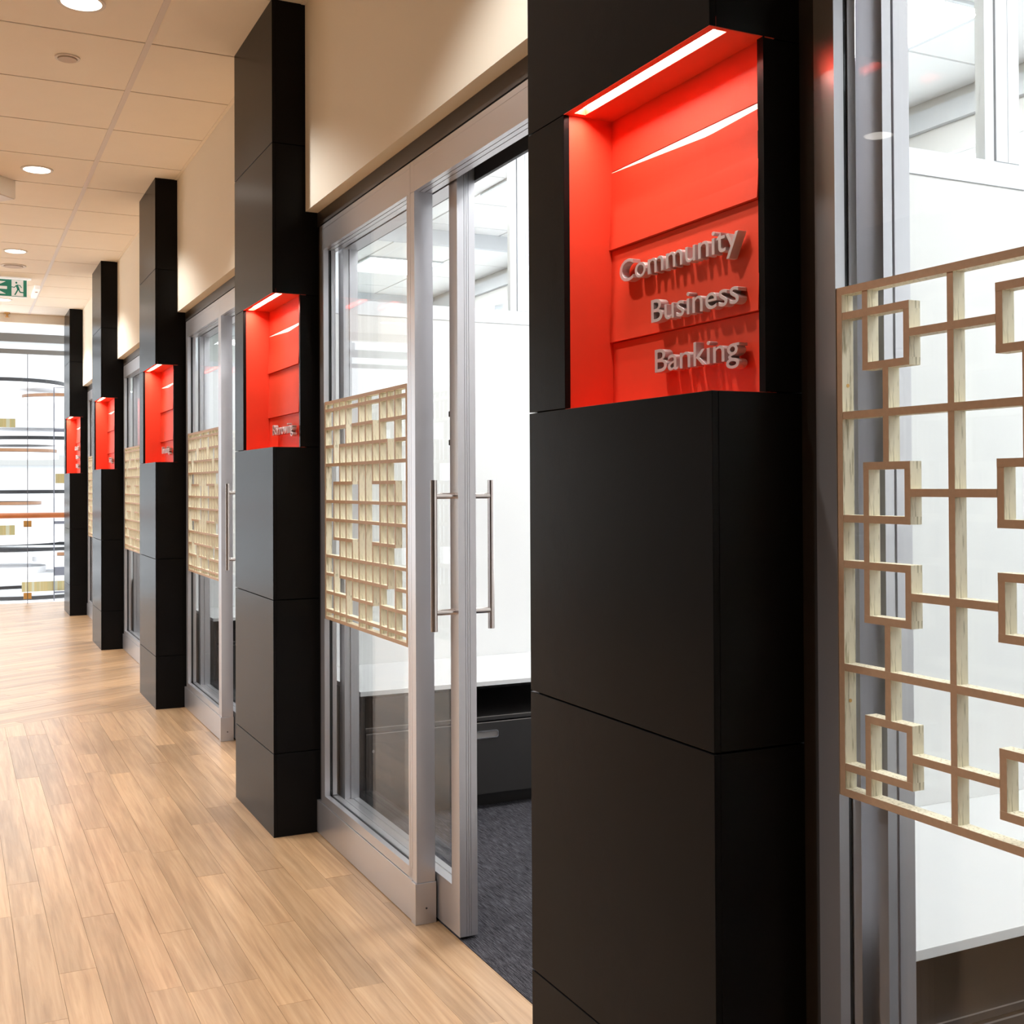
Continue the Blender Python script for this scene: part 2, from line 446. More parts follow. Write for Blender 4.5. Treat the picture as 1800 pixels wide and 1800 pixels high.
# ------------------------------------------------------------------ pillars with lit red sign niches
def make_text(word, cap, width, letters_parent, x_front, y_left, z_base, depth):
    cu = bpy.data.curves.new('txt', 'FONT'); cu.body = word; cu.size = 1.0; cu.extrude = 0; cu.offset = .004; cu.resolution_u = 4
    o = bpy.data.objects.new('txt', cu); C.objects.link(o)
    bpy.context.view_layer.update()
    dg = bpy.context.evaluated_depsgraph_get()
    me = bpy.data.meshes.new_from_object(o.evaluated_get(dg))
    bpy.data.objects.remove(o)
    bm = bmesh.new(); bm.from_mesh(me)
    bmesh.ops.remove_doubles(bm, verts=bm.verts, dist=1e-5)
    # scale: cap height from the first letter, width from the whole word
    xs = [v.co.x for v in bm.verts]; xmin, xmax = min(xs), max(xs)
    capr = .729
    sy = cap/capr; sx = width/(xmax-xmin)
    # thicken the strokes is left to the bevel; islands -> letters
    bm.verts.ensure_lookup_table()
    seen = set(); isl = []
    for v in bm.verts:
        if v.index in seen: continue
        st_ = [v]; seen.add(v.index); grp = []
        while st_:
            a = st_.pop(); grp.append(a)
            for e in a.link_edges:
                q = e.other_vert(a)
                if q.index not in seen: seen.add(q.index); st_.append(q)
        isl.append(grp)
    ext = [(min(v.co.x for v in g), max(v.co.x for v in g), g) for g in isl]
    ext.sort(key=lambda t: t[0])
    groups = []
    for a, b_, g in ext:
        if groups and (min(b_, groups[-1][1]) - max(a, groups[-1][0])) > .55*min(b_-a, groups[-1][1]-groups[-1][0]):
            groups[-1] = (min(a, groups[-1][0]), max(b_, groups[-1][1]), groups[-1][2]+g)
        else: groups.append((a, b_, g))
    for a, b_, g in groups:
        vs = set(v.index for v in g)
        faces = [f for f in bm.faces if all(v.index in vs for v in f.verts)]
        idx = {}; V = []; Fc = []
        for f in faces:
            t = []
            for v in f.verts:
                if v.index not in idx:
                    idx[v.index] = len(V)
                    V.append((0, y_left - (v.co.x - xmin)*sx, z_base + v.co.y*sy))
                t.append(idx[v.index])
            Fc.append(t)
        yc = sum(p[1] for p in V)/len(V); zc = z_base
        me2 = bpy.data.meshes.new('letter')
        me2.from_pydata([(0, p[1]-yc, p[2]-zc) for p in V], [], Fc)
        b2 = bmesh.new(); b2.from_mesh(me2)
        r = bmesh.ops.extrude_face_region(b2, geom=list(b2.faces))
        for v in [q for q in r['geom'] if isinstance(q, bmesh.types.BMVert)]: v.co.x += depth
        bmesh.ops.recalc_face_normals(b2, faces=b2.faces)
        b2.to_mesh(me2); b2.free()
        me2.materials.append(M['letter'])
        lo = bpy.data.objects.new('letter', me2); C.objects.link(lo)
        lo.parent = letters_parent
        lo.location = Vector((x_front, yc, zc)) - world_loc(letters_parent)
        m = lo.modifiers.new('bevel', 'BEVEL'); m.width = .0005; m.segments = 1; m.limit_method = 'ANGLE'
    bm.free(); bpy.data.meshes.remove(me)

NY = .4655      # niche reach along the corridor
XB = 1.1375     # niche back plane
XE = 1.1325     # edge of the near cladding beside the niche
def board(y0, y1, z0, z1, prof, chamfer=None):
    """niche backboard; prof(t along y 0..1, s up 0..1) -> how far the face stands forward.
    chamfer(t) -> height of a bevel along the top edge; its faces come last"""
    NYS, NZS = 20, 4
    m = MB(); NZ = NZS + (2 if chamfer else 1)
    for i in range(NYS+1):
        t_ = i/NYS; y = y0 + (y1-y0)*t_
        ch = chamfer(t_) if chamfer else 0
        for j in range(NZS+1):
            m.v.append((XB - prof(t_, j/NZS), y, z0 + (z1-ch-z0)*j/NZS))
        if chamfer: m.v.append((XB+.0005, y, z1))
    for i in range(NYS):
        for j in range(NZS):
            a = i*NZ+j
            m.f.append((a, a+1, a+NZ+1, a+NZ))
    k = len(m.v)
    for i in range(NYS+1):
        y = y0 + (y1-y0)*i/NYS
        m.v.append((XB+.016, y, z0)); m.v.append((XB+.016, y, z1))
    for i in range(NYS):
        a, b_ = i*NZ, (i+1)*NZ
        m.f.append((a, b_, k+2*(i+1), k+2*i))
        m.f.append((a+NZ-1, k+2*i+1, k+2*(i+1)+1, b_+NZ-1))
        m.f.append((k+2*i, k+2*(i+1), k+2*(i+1)+1, k+2*i+1))
    m.f.append(tuple(range(0, NZ)) + (k+1, k)); e = NYS*NZ
    m.f.append(tuple(reversed(range(e, e+NZ))) + (k+2*NYS, k+2*NYS+1))
    if chamfer:
        for i in range(NYS):
            a, b_ = i*NZ+NZS, (i+1)*NZ+NZS
            m.f.append((a, a+1, b_+1, b_))
    return m
def make_pillar():
    y = YK(0)
    root = empty('pillar', (X0, y, 0))
    t = .012; g = .0015
    # core in three pieces so the niche stays open
    core = MB()
    core.box(X0+t, XC, y+t, y+W-t, 0, ZJ[3]-.002)
    core.box(X0+t, XC, y+t, y+W-t, ZJ[4]+.017, ZC)
    core.box(XB+.02, XC, y+t, y+W-t, ZJ[3]-.002, ZJ[4]+.017)
    core.box(X0+t, XC, y+NY+.008, y+W-t, ZJ[3]-.002, ZJ[4]+.017)
    core.build('core', M['black_core'], root, loc=(X0, y, 0))
    for i in range(len(ZJ)-1):
        za, zb = ZJ[i]+g, ZJ[i+1]-g
        if i == 0: za = 0
        if i == 5: zb = ZC
        niche = (i == 3)
        if i == 2: zb = ZJ[3]-.0005
        if i == 4: za = ZJ[4]+.0005
        ya = y+NY if niche else y
        box_part('cladding_panel', M['black'], root, X0, X0+t, ya, y+W, za, zb, bevel=.0008)
        xa = XE if niche else X0+t+.0003
        box_part('cladding_panel', M['black'], root, xa, X1, y, y+t, za, zb, bevel=.0008)
        box_part('cladding_panel', M['black'], root, X0+t, XC, y+W-t, y+W, za, zb)
    # niche lining
    zb0, zt0 = ZJ[3], ZJ[4]
    box_part('niche_side', M['red'], root, X0+t, XB+.018, y+NY, y+NY+.008, zb0, zt0)
    lx0, lx1, ly0, ly1 = X0+.0145, X0+.0385, y+.008, y+.450      # slot for the light
    mt = MB(); za_, zb_ = zt0-.0005, zt0+.016
    mt.box(X0+.0005, lx0, y+.0005, y+NY, za_, zb_); mt.box(lx1, XB+.018, y+.0005, y+NY, za_, zb_)
    mt.box(lx0, lx1, y+.0005, ly0, za_, zb_); mt.box(lx0, lx1, ly1, y+NY, za_, zb_); mt.box(lx0, lx1, ly0, ly1, zb_-.001, zb_)
    mt.build('niche_top', M['red'], root, loc=(X0, y, za_))
    box_part('niche_base', M['red'], root, X0+.001, XB+.018, y+.001, y+NY, zb0-.002, zb0)
    js = [zb0, 1.524, 1.700, 1.852, zt0]
    wave = lambda t_: min(1, (1-t_)/.72)*(1 if t_ > .28 else .55+.45*t_/.28)
    profs = [lambda t_, s: .0,
             lambda t_, s: .001 + .0060*(1-s),
             lambda t_, s: .0015 + .0065*(1-s)**2 + .0085*wave(t_)*s**1.5,
             lambda t_, s: .0]
    for i in range(4):
        cf = (lambda t_: .002 + .0185*wave(t_)) if i == 2 else None
        o = board(y+.013, y+NY, js[i]+.0008, js[i+1]-.0008, profs[i], cf).build('niche_board', M['red'], root, loc=(XB, y, js[i]))
        if i == 2:
            o.data.materials.append(M['ledge'])
            for p in list(o.data.polygons)[-20:]: p.material_index = 1
            tag(o, label='red niche board with a wavy pale top edge')
    box_part('light_strip', M['led'], root, lx0+.0004, lx1-.0004, ly0+.0004, ly1-.0004, zt0+.0125, zt0+.0145)
    box_part('edge_trim', M['black'], root, XE, XE+.003, y-.0008, y+.014, zb0, zt0)
    return root
pillar0 = make_pillar()
pills = [pillar0]
for k in range(1, 5): pills.append(copy_tree(pillar0, None, (0, P*k, 0)))
names = ['nearest black clad pillar, its red niche lettered Community Business Banking',
         'second black clad pillar from the front, its red niche lettered Borrowing',
         'third black clad pillar from the front, its red niche lettered Investing',
         'fourth black clad pillar from the front, its red niche lettered Saving',
         'farthest black clad pillar, beside the glass wall, with three lines in its red niche']
for o, l in zip(pills, names): tag(o, l, 'pillar', 'black pillars with lit red niches')
signs = {0: [('Community', .361, 1.6275), ('Business', .254, 1.5400), ('Banking', .243, 1.4507)],
         1: [('Borrowing', .292, 1.4507)], 2: [('Investing', .262, 1.4507)], 3: [('Saving', .175, 1.4507)],
         4: [('Community', .361, 1.6275), ('Business', .254, 1.5400), ('Banking', .243, 1.4507)]}
for k, lines in signs.items():
    for word, wd, zb in lines:
        make_text(word, .0425, wd, pills[k], XB-.0225, YK(k)+.042+wd, zb, .0165)

# ------------------------------------------------------------------ glazed office fronts, one between each pair of pillars
def stile_profile(x0, x1, y0, y1, grooves=True):
    if not grooves: return [(x0, y0), (x1, y0), (x1, y1), (x0, y1)]
    pts = [(x0, y0)]
    for f in (.40, .52, .64):
        xm = x0 + (x1-x0)*f
        pts += [(xm-.0007, y0), (xm-.0007, y0+.002), (xm+.0004, y0+.002), (xm+.0004, y0)]
    pts += [(x1, y0), (x1, y1), (x0, y1)]
    return pts
def make_front(full=True):
    yn = YK(1)                     # built for the bay in front of the second pillar
    yo = yn - .09                  # glass side of the far jamb
    yp0, yp1 = yn-.995, yn-.963    # post
    ye = yn - 2.0478               # near pillar's far face
    root = empty('window_1', (1.194, yn, 0)); struct(root)
    A = M['alu']
    # far jamb: face, glazing channel, back
    box_part('jamb', A, root, 1.194, 1.2125, yo, yo+.045, .151, 2.10)
    box_part('jamb_back', A, root, 1.2245, 1.240, yo+.004, yo+.045, .151, 2.10)
    box_part('gasket', M['gasket'], root, 1.2125, 1.2245, yo+.007, yo+.03, .151, 2.10)
    box_part('jamb_trim', M['alu_dark'], root, 1.2000, 1.2400, yo+.0462, yn-.019, .1200, 2.19)
    box_part('jamb_trim', M['alu_dark'], root, 1.2040, 1.2400, yn-.018, yn, .1200, 2.19)
    # base: trim board and sill rail
    box_part('base_trim', A, root, 1.191, 1.250, yp1+.0005, yn, 0.003, .1185, bevel=.0008)
    box_part('sill_rail', A, root, 1.194, 1.2125, yp1, yo+.045, .1200, .151)
    box_part('sill_rail', A, root, 1.2245, 1.246, yp1, yo+.045, .1200, .149)
    box_part('gasket', M['gasket'], root, 1.2125, 1.2245, yp1, yo, .1200, .146)
    # mullion post with its boot
    pr = [(1.194, yp1+.030), (1.194, yp1+.0175), (1.1955, yp1+.0175), (1.1955, yp1+.016), (1.194, yp1+.016), (1.194, yp1+.0015), (1.1955, yp1+.0015), (1.1955, yp1), (1.194, yp1), (1.194, yp0), (1.2504, yp0), (1.2504, yp1), (1.24, yp1+.030)]
    MB().prism(pr, .1180, 2.10).build('mullion', A, root, loc=(1.194, yp0, .118))
    box_part('mullion_head', A, root, 1.194, 1.2504, yp0, yp1-.001, 2.101, 2.19)
    box_part('post_boot', A, root, 1.1885, 1.2525, yp0-.0035, yp1, 0, .1172, bevel=.001)
    MB().cyl((1.222, .045), .003, yp0-.0045, yp0-.003, 12, 'y').build('screw', M['gasket'], root, loc=(1.222, yp0, .045))
    # head over the fixed light and over the door
    for ya, yb in ((yp1+.0005, yo+.045), (ye+.04, yp0-.0005)):
        m = MB()
        m.prism([(1.194, 2.10), (1.2085, 2.10), (1.2085, 2.1035), (1.211, 2.1035), (1.211, 2.10), (1.226, 2.10), (1.226, 2.1035), (1.2285, 2.1035), (1.2285, 2.10),
                 (1.250, 2.10), (1.250, 2.19), (1.194, 2.19), (1.194, 2.1745), (1.1948, 2.1745), (1.1948, 2.173), (1.194, 2.173)], ya, yb, 'y')
        m.build('head_rail', A, root, loc=(1.194, ya, 2.10))
    box_part('head_trim', M['alu_dark'], root, 1.1985, 1.25, ye, yn, 2.199, 2.2495)
    box_part('head_gap', M['gasket'], root, 1.204, 1.25, ye, yn, 2.1905, 2.1985)
    box_part('near_jamb', A, root, 1.194, 1.250, ye, ye+.039, 0, 2.19)
    box_part('track_fascia', M['fascia'], root, 1.3115, 1.322, ye, yn, 2.104, 2.33)
    box_part('glass_pane', M['glass'], root, 1.2185, 1.2245-.001, yp1+.008, yo+.006, .146, 2.104)
    return root
def make_door():
    yn = YK(1)
    y0, y1 = yn-1.158, yn-.067     # leaf slid open behind the fixed light
    xa, xb = 1.2575, 1.311; sw = .0565
    root = empty('door_1', (xa, y0, 0)); struct(root)
    A = M['alu']
    zt = 2.145
    MB().prism(stile_profile(xa, xb, y0, y0+sw), .010, zt).build('stile', A, root, loc=(xa, y0, .010))
    # far stile: its inner face carries the glazing channel
    ys = y1-sw
    xm = (xa+xb)/2
    MB().prism([(xa, ys), (xm-.009, ys), (xm-.009, ys+.004), (xm-.004, ys+.004), (xm-.004, ys), (xb, ys), (xb, y1), (xa, y1)], .010, zt).build('stile', A, root, loc=(xa, ys, .010))
    for (za, zb, nm) in ((.010, .140, 'bottom_rail'), (2.10, zt, 'top_rail')):
        m = MB().prism([(xa, za), (xb, za), (xb, zb), (xm+.006, zb), (xm+.006, zb-.003), (xm-.002, zb-.003), (xm-.002, zb), (xa, zb)] if nm == 'bottom_rail' else [(xa, za), (xb, za), (xb, zb), (xa, zb)], y0+sw, ys, 'y')
        m.build(nm, A, root, loc=(xa, y0+sw, za))
    box_part('glass_pane', M['glass'], root, xm-.003, xm+.003, y0+sw-.004, ys+.004, .136, 2.104)
    box_part('floor_sweep', M['gasket'], root, xa+.014, xb-.014, y0+.01, y1-.01, .0045, .0105)
    yh = y0 + .028
    for xc, s in ((1.1967, 1), (1.3700, -1)):
        bar = MB().cyl((xc, yh), .0095, .851, 1.269, 24).build('pull_bar', M['steel'], root, loc=(xc, yh, .851), smooth=True)
        for zz in (.9032, 1.2252):
            xe_ = xa if s > 0 else xb
            st_ = MB().cyl((yh, zz), .0085, min(xc+s*.006, xe_), max(xc+s*.006, xe_), 20, 'x')
            o = st_.build('standoff', M['steel'], bar, loc=(xc, yh, zz), smooth=True)
    for zz in (1.375, 1.455):
        box_part('latch_block', M['gasket'], root, 1.258, 1.270, y0+sw+.0005, y0+sw+.012, zz-.008, zz+.008, bevel=.002)
    return root
front1 = make_front(); door1 = make_door()
fronts = {1: front1}; doors = {1: door1}
for k in (0, 2, 3, 4):
    fronts[k] = copy_tree(front1, None, (0, P*(k-1), 0)); doors[k] = copy_tree(door1, None, (0, P*(k-1), 0))
for k in range(5):
    fronts[k].name = 'window_%d' % (k+1); doors[k].name = 'door_%d' % (k+1)

# ------------------------------------------------------------------ lattice screens
XS0, XS1 = 1.196, 1.2172
BW = .0115
def slat(root, horiz, y0, y1, z0, z1, name='slat'):
    return box_part(name, M['lattice'], root, XS0, XS1, y0, y1, z0, z1)
def screen_frame(root, ya, yb, za, zb):
    for n_, a in (('frame_bar', (ya, ya+BW, za, zb)), ('frame_bar', (yb-BW, yb, za, zb)), ('frame_bar', (ya+BW, yb-BW, za, za+BW)), ('frame_bar', (ya+BW, yb-BW, zb-BW, zb))):
        box_part(n_, M['lattice'], root, XS0-.0006, XS1, *a)
def make_block_lattice():
    yn = YK(1); yb = yn-.0965; ya = yn-.925
    za, zb = .783, 1.5535
    root = empty('lattice_screen', (XS0, (ya+yb)/2, za))
    screen_frame(root, ya, yb, za, zb)
    vx = [3.9061, 3.8366, 3.7657, 3.6971, 3.6306, 3.563, 3.4914, 3.4223, 3.3526, 3.2852]     # v1..v10
    n = 10; c0 = yb - .0055; c1 = ya + .0055
    step = (vx[0]-vx[-1])/9
    V = {i: vx[0] - step*(i-1) for i in range(1, 11)}
    V[0] = c0; V[11] = c1
    U = (zb-za)/12.0
    Z = lambda u: zb - u*U
    lines = [.5, 1.5, 2.5, 3.5, 4.5, 5.5, 6.5, 7.5, 8.5, 9.5, 10.5, 11.5]
    A_ = [(0, 11)]; Bs = [(0, 3), (4, 7), (8, 11)]; Cs = [(0, 1), (2, 9), (10, 11)]; Es = [(1, 4), (7, 10)]
    H = [A_, Bs, Cs, A_, Es, A_]; H = H + H[::-1]
    hb = .0051
    for u, segs in zip(lines, H):
        for a, b in segs:
            y_hi = V[a] + (.0050 if a not in (0,) else -.0065); y_lo = V[b] - (.0050 if b != 11 else -.0065)
            box_part('slat', M['lattice'], root, XS0, XS1, y_lo, y_hi, Z(u)-hb, Z(u)+hb)
    pres = [{1, 2, 3, 5, 6, 8, 9, 10}, {1, 2, 3, 5, 6, 8, 9, 10}, {1, 3, 4, 5, 6, 7, 8, 10}, set(range(1, 11)), set(range(2, 10)), {1, 2, 3, 5, 6, 8, 9, 10}, {1, 2, 3, 5, 6, 8, 9, 10}]
    pres = pres + pres[:6][::-1]
    bounds = [0] + lines + [12]
    def has_h(i, line):          # does horizontal line number `line` cross vertical i
        return line < 0 or line > 11 or any(a <= i <= b for a, b in H[line])
    for i in range(1, 11):
        r = 0
        while r < 13:
            if i in pres[r]:
                s = r
                while r+1 < 13 and (i in pres[r+1]) and not has_h(i, r): r += 1
                top = Z(bounds[s]) - (hb if s > 0 else BW); bot = Z(bounds[r+1]) + (hb if r < 12 else BW)
                if s > 0 and not has_h(i, s-1): top = Z(bounds[s])
                box_part('slat', M['lattice'], root, XS0+.0003, XS1, V[i]-.0050, V[i]+.0050, bot, top)
            r += 1
    return root
scr1 = make_block_lattice()
tag(scr1, 'tan timber lattice screen of narrow blocks beside the nearest open sliding door', 'screen', 'timber lattice screens on the office glazing')
sl = {2: 'tan timber lattice screen between the second and third pillars', 3: 'tan timber lattice screen between the third and fourth pillars', 4: 'sliver of timber lattice screen just before the farthest pillar'}
for k in (2, 3, 4):
    c = copy_tree(scr1, None, (0, P*(k-1), 0)); c['label'] = sl[k]
def make_ring_lattice():
    root = empty('lattice_screen', (XS0, .94, .789))
    ya, yb, za, zb = .535, 1.352, .789, 1.5465
    screen_frame(root, ya, yb, za, zb)
    h = .0055
    zc = (za+zb)/2
    cs = [1.2528, 1.0128, .7728]; R = .0405
    def vbar(y, z0, z1): box_part('slat', M['lattice'], root, XS0+.0003, XS1, y-h, y+h, min(z0, z1), max(z0, z1))
    def hbar(z, y0, y1): box_part('slat', M['lattice'], root, XS0, XS1, min(y0, y1), max(y0, y1), z-h, z+h)
    top, bot = zb-BW, za+BW
    for s in (1, -1):
        m = lambda z: zc + s*(z-zc)
        zA1, zA0, zB1, zB0 = 1.503, 1.424, 1.279, 1.2015
        h3 = 1.355
        hbar(m(h3), ya+BW, yb-BW)
        for i, c in enumerate(cs):
            for (z1, z0) in ((zA1, zA0), (zB1, zB0)):
                hbar(m(z1), c-R-h, c+R+h); hbar(m(z0), c-R-h, c+R+h)
                vbar(c+R, m(z1)-s*h, m(z0)+s*h); vbar(c-R, m(z1)-s*h, m(z0)+s*h)
                zm = m((z1+z0)/2)
                nxt = cs[i+1] + R + h if i+1 < len(cs) else ya+BW
                hbar(zm, c-R-h, nxt)
            vbar(c, m(zA0)-s*h, m(h3)+s*h); vbar(c, m(h3)-s*h, m(zB1)+s*h)
        c = cs[0]
        hbar(m(zA1), c+R+h, yb-BW); vbar(c+R, m(zA1)+s*h, top if s > 0 else bot)
        hbar(m(zB0), c+R+h, yb-BW)
        if s > 0: vbar(c+R, m(zB0)-h, zc-(zB0-zc)+h)
    ycut = [bot] 
    zs = sorted([zc + s*(z-zc) for s in (1, -1) for z in (1.355, (1.503+1.424)/2, (1.279+1.2015)/2)])
    edges = [bot] + zs + [top]
    for y in (1.133, .893, .653):
        for a, b in zip(edges[:-1], edges[1:]):
            vbar(y, a + (h if a != bot else 0), b - (h if b != top else 0))
    for z in (1.40, .93):
        MB().cyl((1.206, z), .0028, yb-BW-.0006, yb-BW+.0002, 14, 'y').build('screw', M['brass'], root, loc=(1.206, yb-BW, z))
    return root
scr0 = make_ring_lattice()
tag(scr0, 'large tan timber lattice screen of linked squares, nearest, at the right edge', 'screen', 'timber lattice screens on the office glazing')

# ------------------------------------------------------------------ offices behind the glass
def rooms():
    rc = struct(B(1.33, XFAR+.2, -.66, YEND, ZC+.02, ZC+.1).build('ceiling_2', M['roomplenum']), 'white tiled office ceiling')
    xs = [1.33, 1.631, 2.241, 2.851, 3.46, 4.03]
    for i in range(-9, 13):
        y = 3.51 + T*i
        ya, yb = max(y+.007, -.65), min(y+T-.007, YEND-.01)
        if yb-ya < .05: continue
        for a, b in zip(xs[:-1], xs[1:]):
            box_part('ceiling_tile', M['whitetile'], rc, a+.007, b-.007, ya, yb, ZC, ZC+.018)
    # outer wall with windows
    fw = struct(B(XFAR, XFAR+.12, -.66, YEND, 2.74, ZC+.1).build('wall_far', M['white']), 'white bulkhead over the office windows')
    B(XFAR, XFAR+.12, -.66, YEND, 0, .75).build('sill_wall', M['white'], fw)
    B(XFAR-.03, XFAR, -.66, YEND, 2.87, 2.96).build('curtain_pelmet', M['rail'], fw)
    wn = struct(empty('window_6', (XFAR, 6, .75)))
    y = -.66
    while y < YEND:
        box_part('mullion', M['rail'], wn, XFAR, XFAR+.08, y, y+.05, .75, 2.74)
        y += P/2
    box_part('sill', M['rail'], wn, XFAR-.03, XFAR+.1, -.66, YEND, .74, .765)
    box_part('glass_pane', M['glass'], wn, XFAR+.04, XFAR+.046, -.66, YEND, .765, 2.74)
    for k in range(-1, 5):
        yp = YK(k)+.5875 if k >= 0 else -.70
        y1 = yp+.027 if k < 4 else yp+.027
        o = struct(B(XC+.003, XFAR, yp, y1, 0, 1.98).build('wall_partition', M['white'], loc=(XC, yp, 0)), 'white office partition')
        box_part('transom_rail', M['rail'], o, XC+.003, XFAR, yp-.004, y1+.004, 1.98, 2.04)
        box_part('head_rail', M['rail'], o, 1.335, XFAR, yp-.004, y1+.004, 2.905, ZC-.0005)
        MB().prism([(2.262, yp-.002), (2.292, yp-.002), (2.292, yp+.003), (2.296, yp+.003), (2.296, yp-.006), (2.335, yp-.006), (2.335, yp-.0045), (2.337, yp-.0045), (2.337, yp-.006), (2.375, yp-.006), (2.375, y1), (2.262, y1)], 2.04, 2.905).build('post', M['rail'], o, loc=(2.262, yp, 2.04))
        for a, b in ((1.34, 2.262), (2.375, XFAR)):
            box_part('glass_pane', M['glass'], o, a, b, yp+.010, yp+.016, 2.04, 2.905)
rooms()
def lightpanel(y, xc):
    t = empty('ceiling_light', (xc, y, ZC-.012))
    fr = MB(); fr.box(xc-.305, xc+.305, y-.305, y-.285, ZC-.012, ZC-.0005); fr.box(xc-.305, xc+.305, y+.285, y+.305, ZC-.012, ZC-.0005)
    fr.box(xc-.305, xc-.285, y-.285, y+.285, ZC-.012, ZC-.0005); fr.box(xc+.285, xc+.305, y-.285, y+.285, ZC-.012, ZC-.0005)
    fr.build('frame', M['rail'], t, loc=(xc, y, ZC))
    B(xc-.285, xc+.285, y-.285, y+.285, ZC-.009, ZC-.002).build('diffuser', M['roomlamp'], t, loc=(xc, y, ZC))
    return t
pl = lightpanel(YK(0)-.75, 1.936)
bays = ['in the nearest office, before the nearest pillar', 'in the office behind the open sliding door', 'in the office between the second and third pillars', 'in the office between the third and fourth pillars', 'in the farthest office']
for k in range(0, 5):
    for j, (dx, nm) in enumerate(((0, 'added square ceiling light by the glass front '), (1.22, 'square ceiling light by the windows '))):  # glass-front row is added to brighten sills and frames
        o = pl if (k == 0 and j == 0) else copy_tree(pl, None, (dx, P*k, 0))
        tag(o, nm + bays[k], 'ceiling light', 'square office ceiling lights')

# desks (low storage run under a white top) in front of each partition
def make_worktop():
    y = YK(0)
    root = empty('worktop', (1.345, y-.035, 0)); 
    box_part('top', M['worktop'], root, 1.345, 3.6, y-.035, y+.5865, .482, .4995, bevel=.001)
    box_part('end_panel', M['cabinet_black'], root, 1.352, 1.368, y-.015, y+.58, .002, .4815)
    box_part('end_panel', M['cabinet_black'], root, 3.58, 3.596, y-.015, y+.58, .002, .4815)
    box_part('back_panel', M['cabinet_black'], root, 1.369, 3.579, y+.56, y+.58, .002, .4815)
    return root
def make_cabinet(x0=1.372, x1=2.262):
    y = YK(0)
    root = empty('drawer_cabinet', ((x0+x1)/2, y-.012, 0))
    box_part('body', M['cabinet'], root, x0, x1, y+.012, y+.555, .062, .339)
    box_part('lid', M['cabinet'], root, x0, x1, y-.012, y+.555, .3445, .3600)
    box_part('lid_edge', M['cabinet_edge'], root, x0, x1, y-.0128, y-.0122, .3575, .3600)
    box_part('plinth', M['cabinet_black'], root, x0+.02, x1-.02, y+.05, y+.5, .002, .061)
    dr = box_part('drawer', M['cabinet'], root, x0+.002, x1-.002, y-.012, y+.0115, .062, .338)
    box_part('drawer_edge', M['cabinet_edge'], dr, x0+.002, x1-.002, y-.0128, y-.0122, .3350, .338)
    # recessed pull: bright rim round a grey cup
    xa, xb, za, zb = x0+.40, x0+.54, .276, .306
    def rr_(x0_, x1_, z0_, z1_, r, n=5):
        pts = []
        for cx, cz, a0 in ((x1_-r, z1_-r, 0), (x0_+r, z1_-r, 90), (x0_+r, z0_+r, 180), (x1_-r, z0_+r, 270)):
            for i in range(n+1):
                a = math.radians(a0 + 90*i/n); pts.append((cx + r*math.cos(a), cz + r*math.sin(a)))
        return pts
    o_, i_ = rr_(xa, xb, za, zb, .009), rr_(xa+.004, xb-.004, za+.004, zb-.004, .006)
    m = MB(); n = len(o_)
    for pts, yy in ((o_, y-.012), (o_, y-.0155), (i_, y-.0155), (i_, y-.0122)): m.v += [(p[0], yy, p[1]) for p in pts]
    for r in range(3):
        for j in range(n):
            j2 = (j+1) % n
            m.f.append((r*n+j, r*n+j2, (r+1)*n+j2, (r+1)*n+j))
    hd = tag(m.build('handle', M['chrome'], dr, loc=((xa+xb)/2, y, za)), label='bright recessed drawer pull')
    MB().prism(i_, y-.0127, y-.0121, 'y').build('pull_cup', M['cabinet_edge'], dr, loc=((xa+xb)/2, y, za))
    MB().cyl((x0+.03, .273), .006, y-.0145, y-.012, 16, 'y').build('lock', M['chrome'], dr, loc=(x0+.03, y, .273))
    return root
wt = make_worktop(); cab = make_cabinet()
ordn = ['behind the nearest pillar', 'behind the second pillar', 'behind the third pillar', 'behind the fourth pillar', 'behind the farthest pillar']
room_of = ['in the nearest office, at the right edge', 'seen through the nearest open sliding door', 'in the office between the second and third pillars', 'in the office between the third and fourth pillars', 'in the farthest office']
for k in range(5):
    o = wt if k == 0 else copy_tree(wt, None, (0, P*k, 0))
    tag(o, 'white worktop over dark storage, ' + room_of[k], 'worktop', 'white office worktops')
    if k > 2: continue
    for j, nm in ((0, 'corridor-side'), (1, 'inner')):
        if j == 1 and k == 2: continue
        o = cab if (k == 0 and j == 0) else copy_tree(cab, None, (.893*j, P*k, 0))
        tag(o, 'dark %s drawer cabinet under the white worktop %s' % (nm, ['in the nearest office', 'beyond the open sliding door', 'between the second and third pillars'][k]), 'cabinet', 'dark drawer cabinets under the worktops')

# ------------------------------------------------------------------ corridor ceiling fittings
def spot(y, name='downlight_beam', x=.4185, wt_=None):
    ld = bpy.data.lights.new(name, 'SPOT'); ld.energy = wt_ or DOWNLIGHT_W; ld.color = (1, .97, .92) if wt_ is None else (.96, .985, 1)
    ld.spot_size = math.radians(128); ld.spot_blend = .35; ld.shadow_soft_size = .06
    o = bpy.data.objects.new(name, ld); o.location = (x, y, ZC-.012); C.objects.link(o)
    return o
def make_downlight(y):
    t = empty('downlight', (.4185, y, ZC))
    o = MB().ring((.4185, y), .070, .084, ZC-.005, ZC-.0003, 40).build('trim_ring', M['trimwhite'], t, loc=(.4185, y, ZC))
    MB().cyl((.4185, y), .0695, ZC-.003, ZC-.0005, 40).build('lens', M['lamp'], t, loc=(.4185, y, ZC))
    return t
d0 = make_downlight(4.423)
wh = {0: 'round recessed downlight, nearest, cut by the top edge', 1: 'second round recessed downlight, beside the diagonal ceiling box', 2: 'third round recessed downlight, before the exit sign', 3: 'farthest round recessed downlight, just behind the exit sign'}
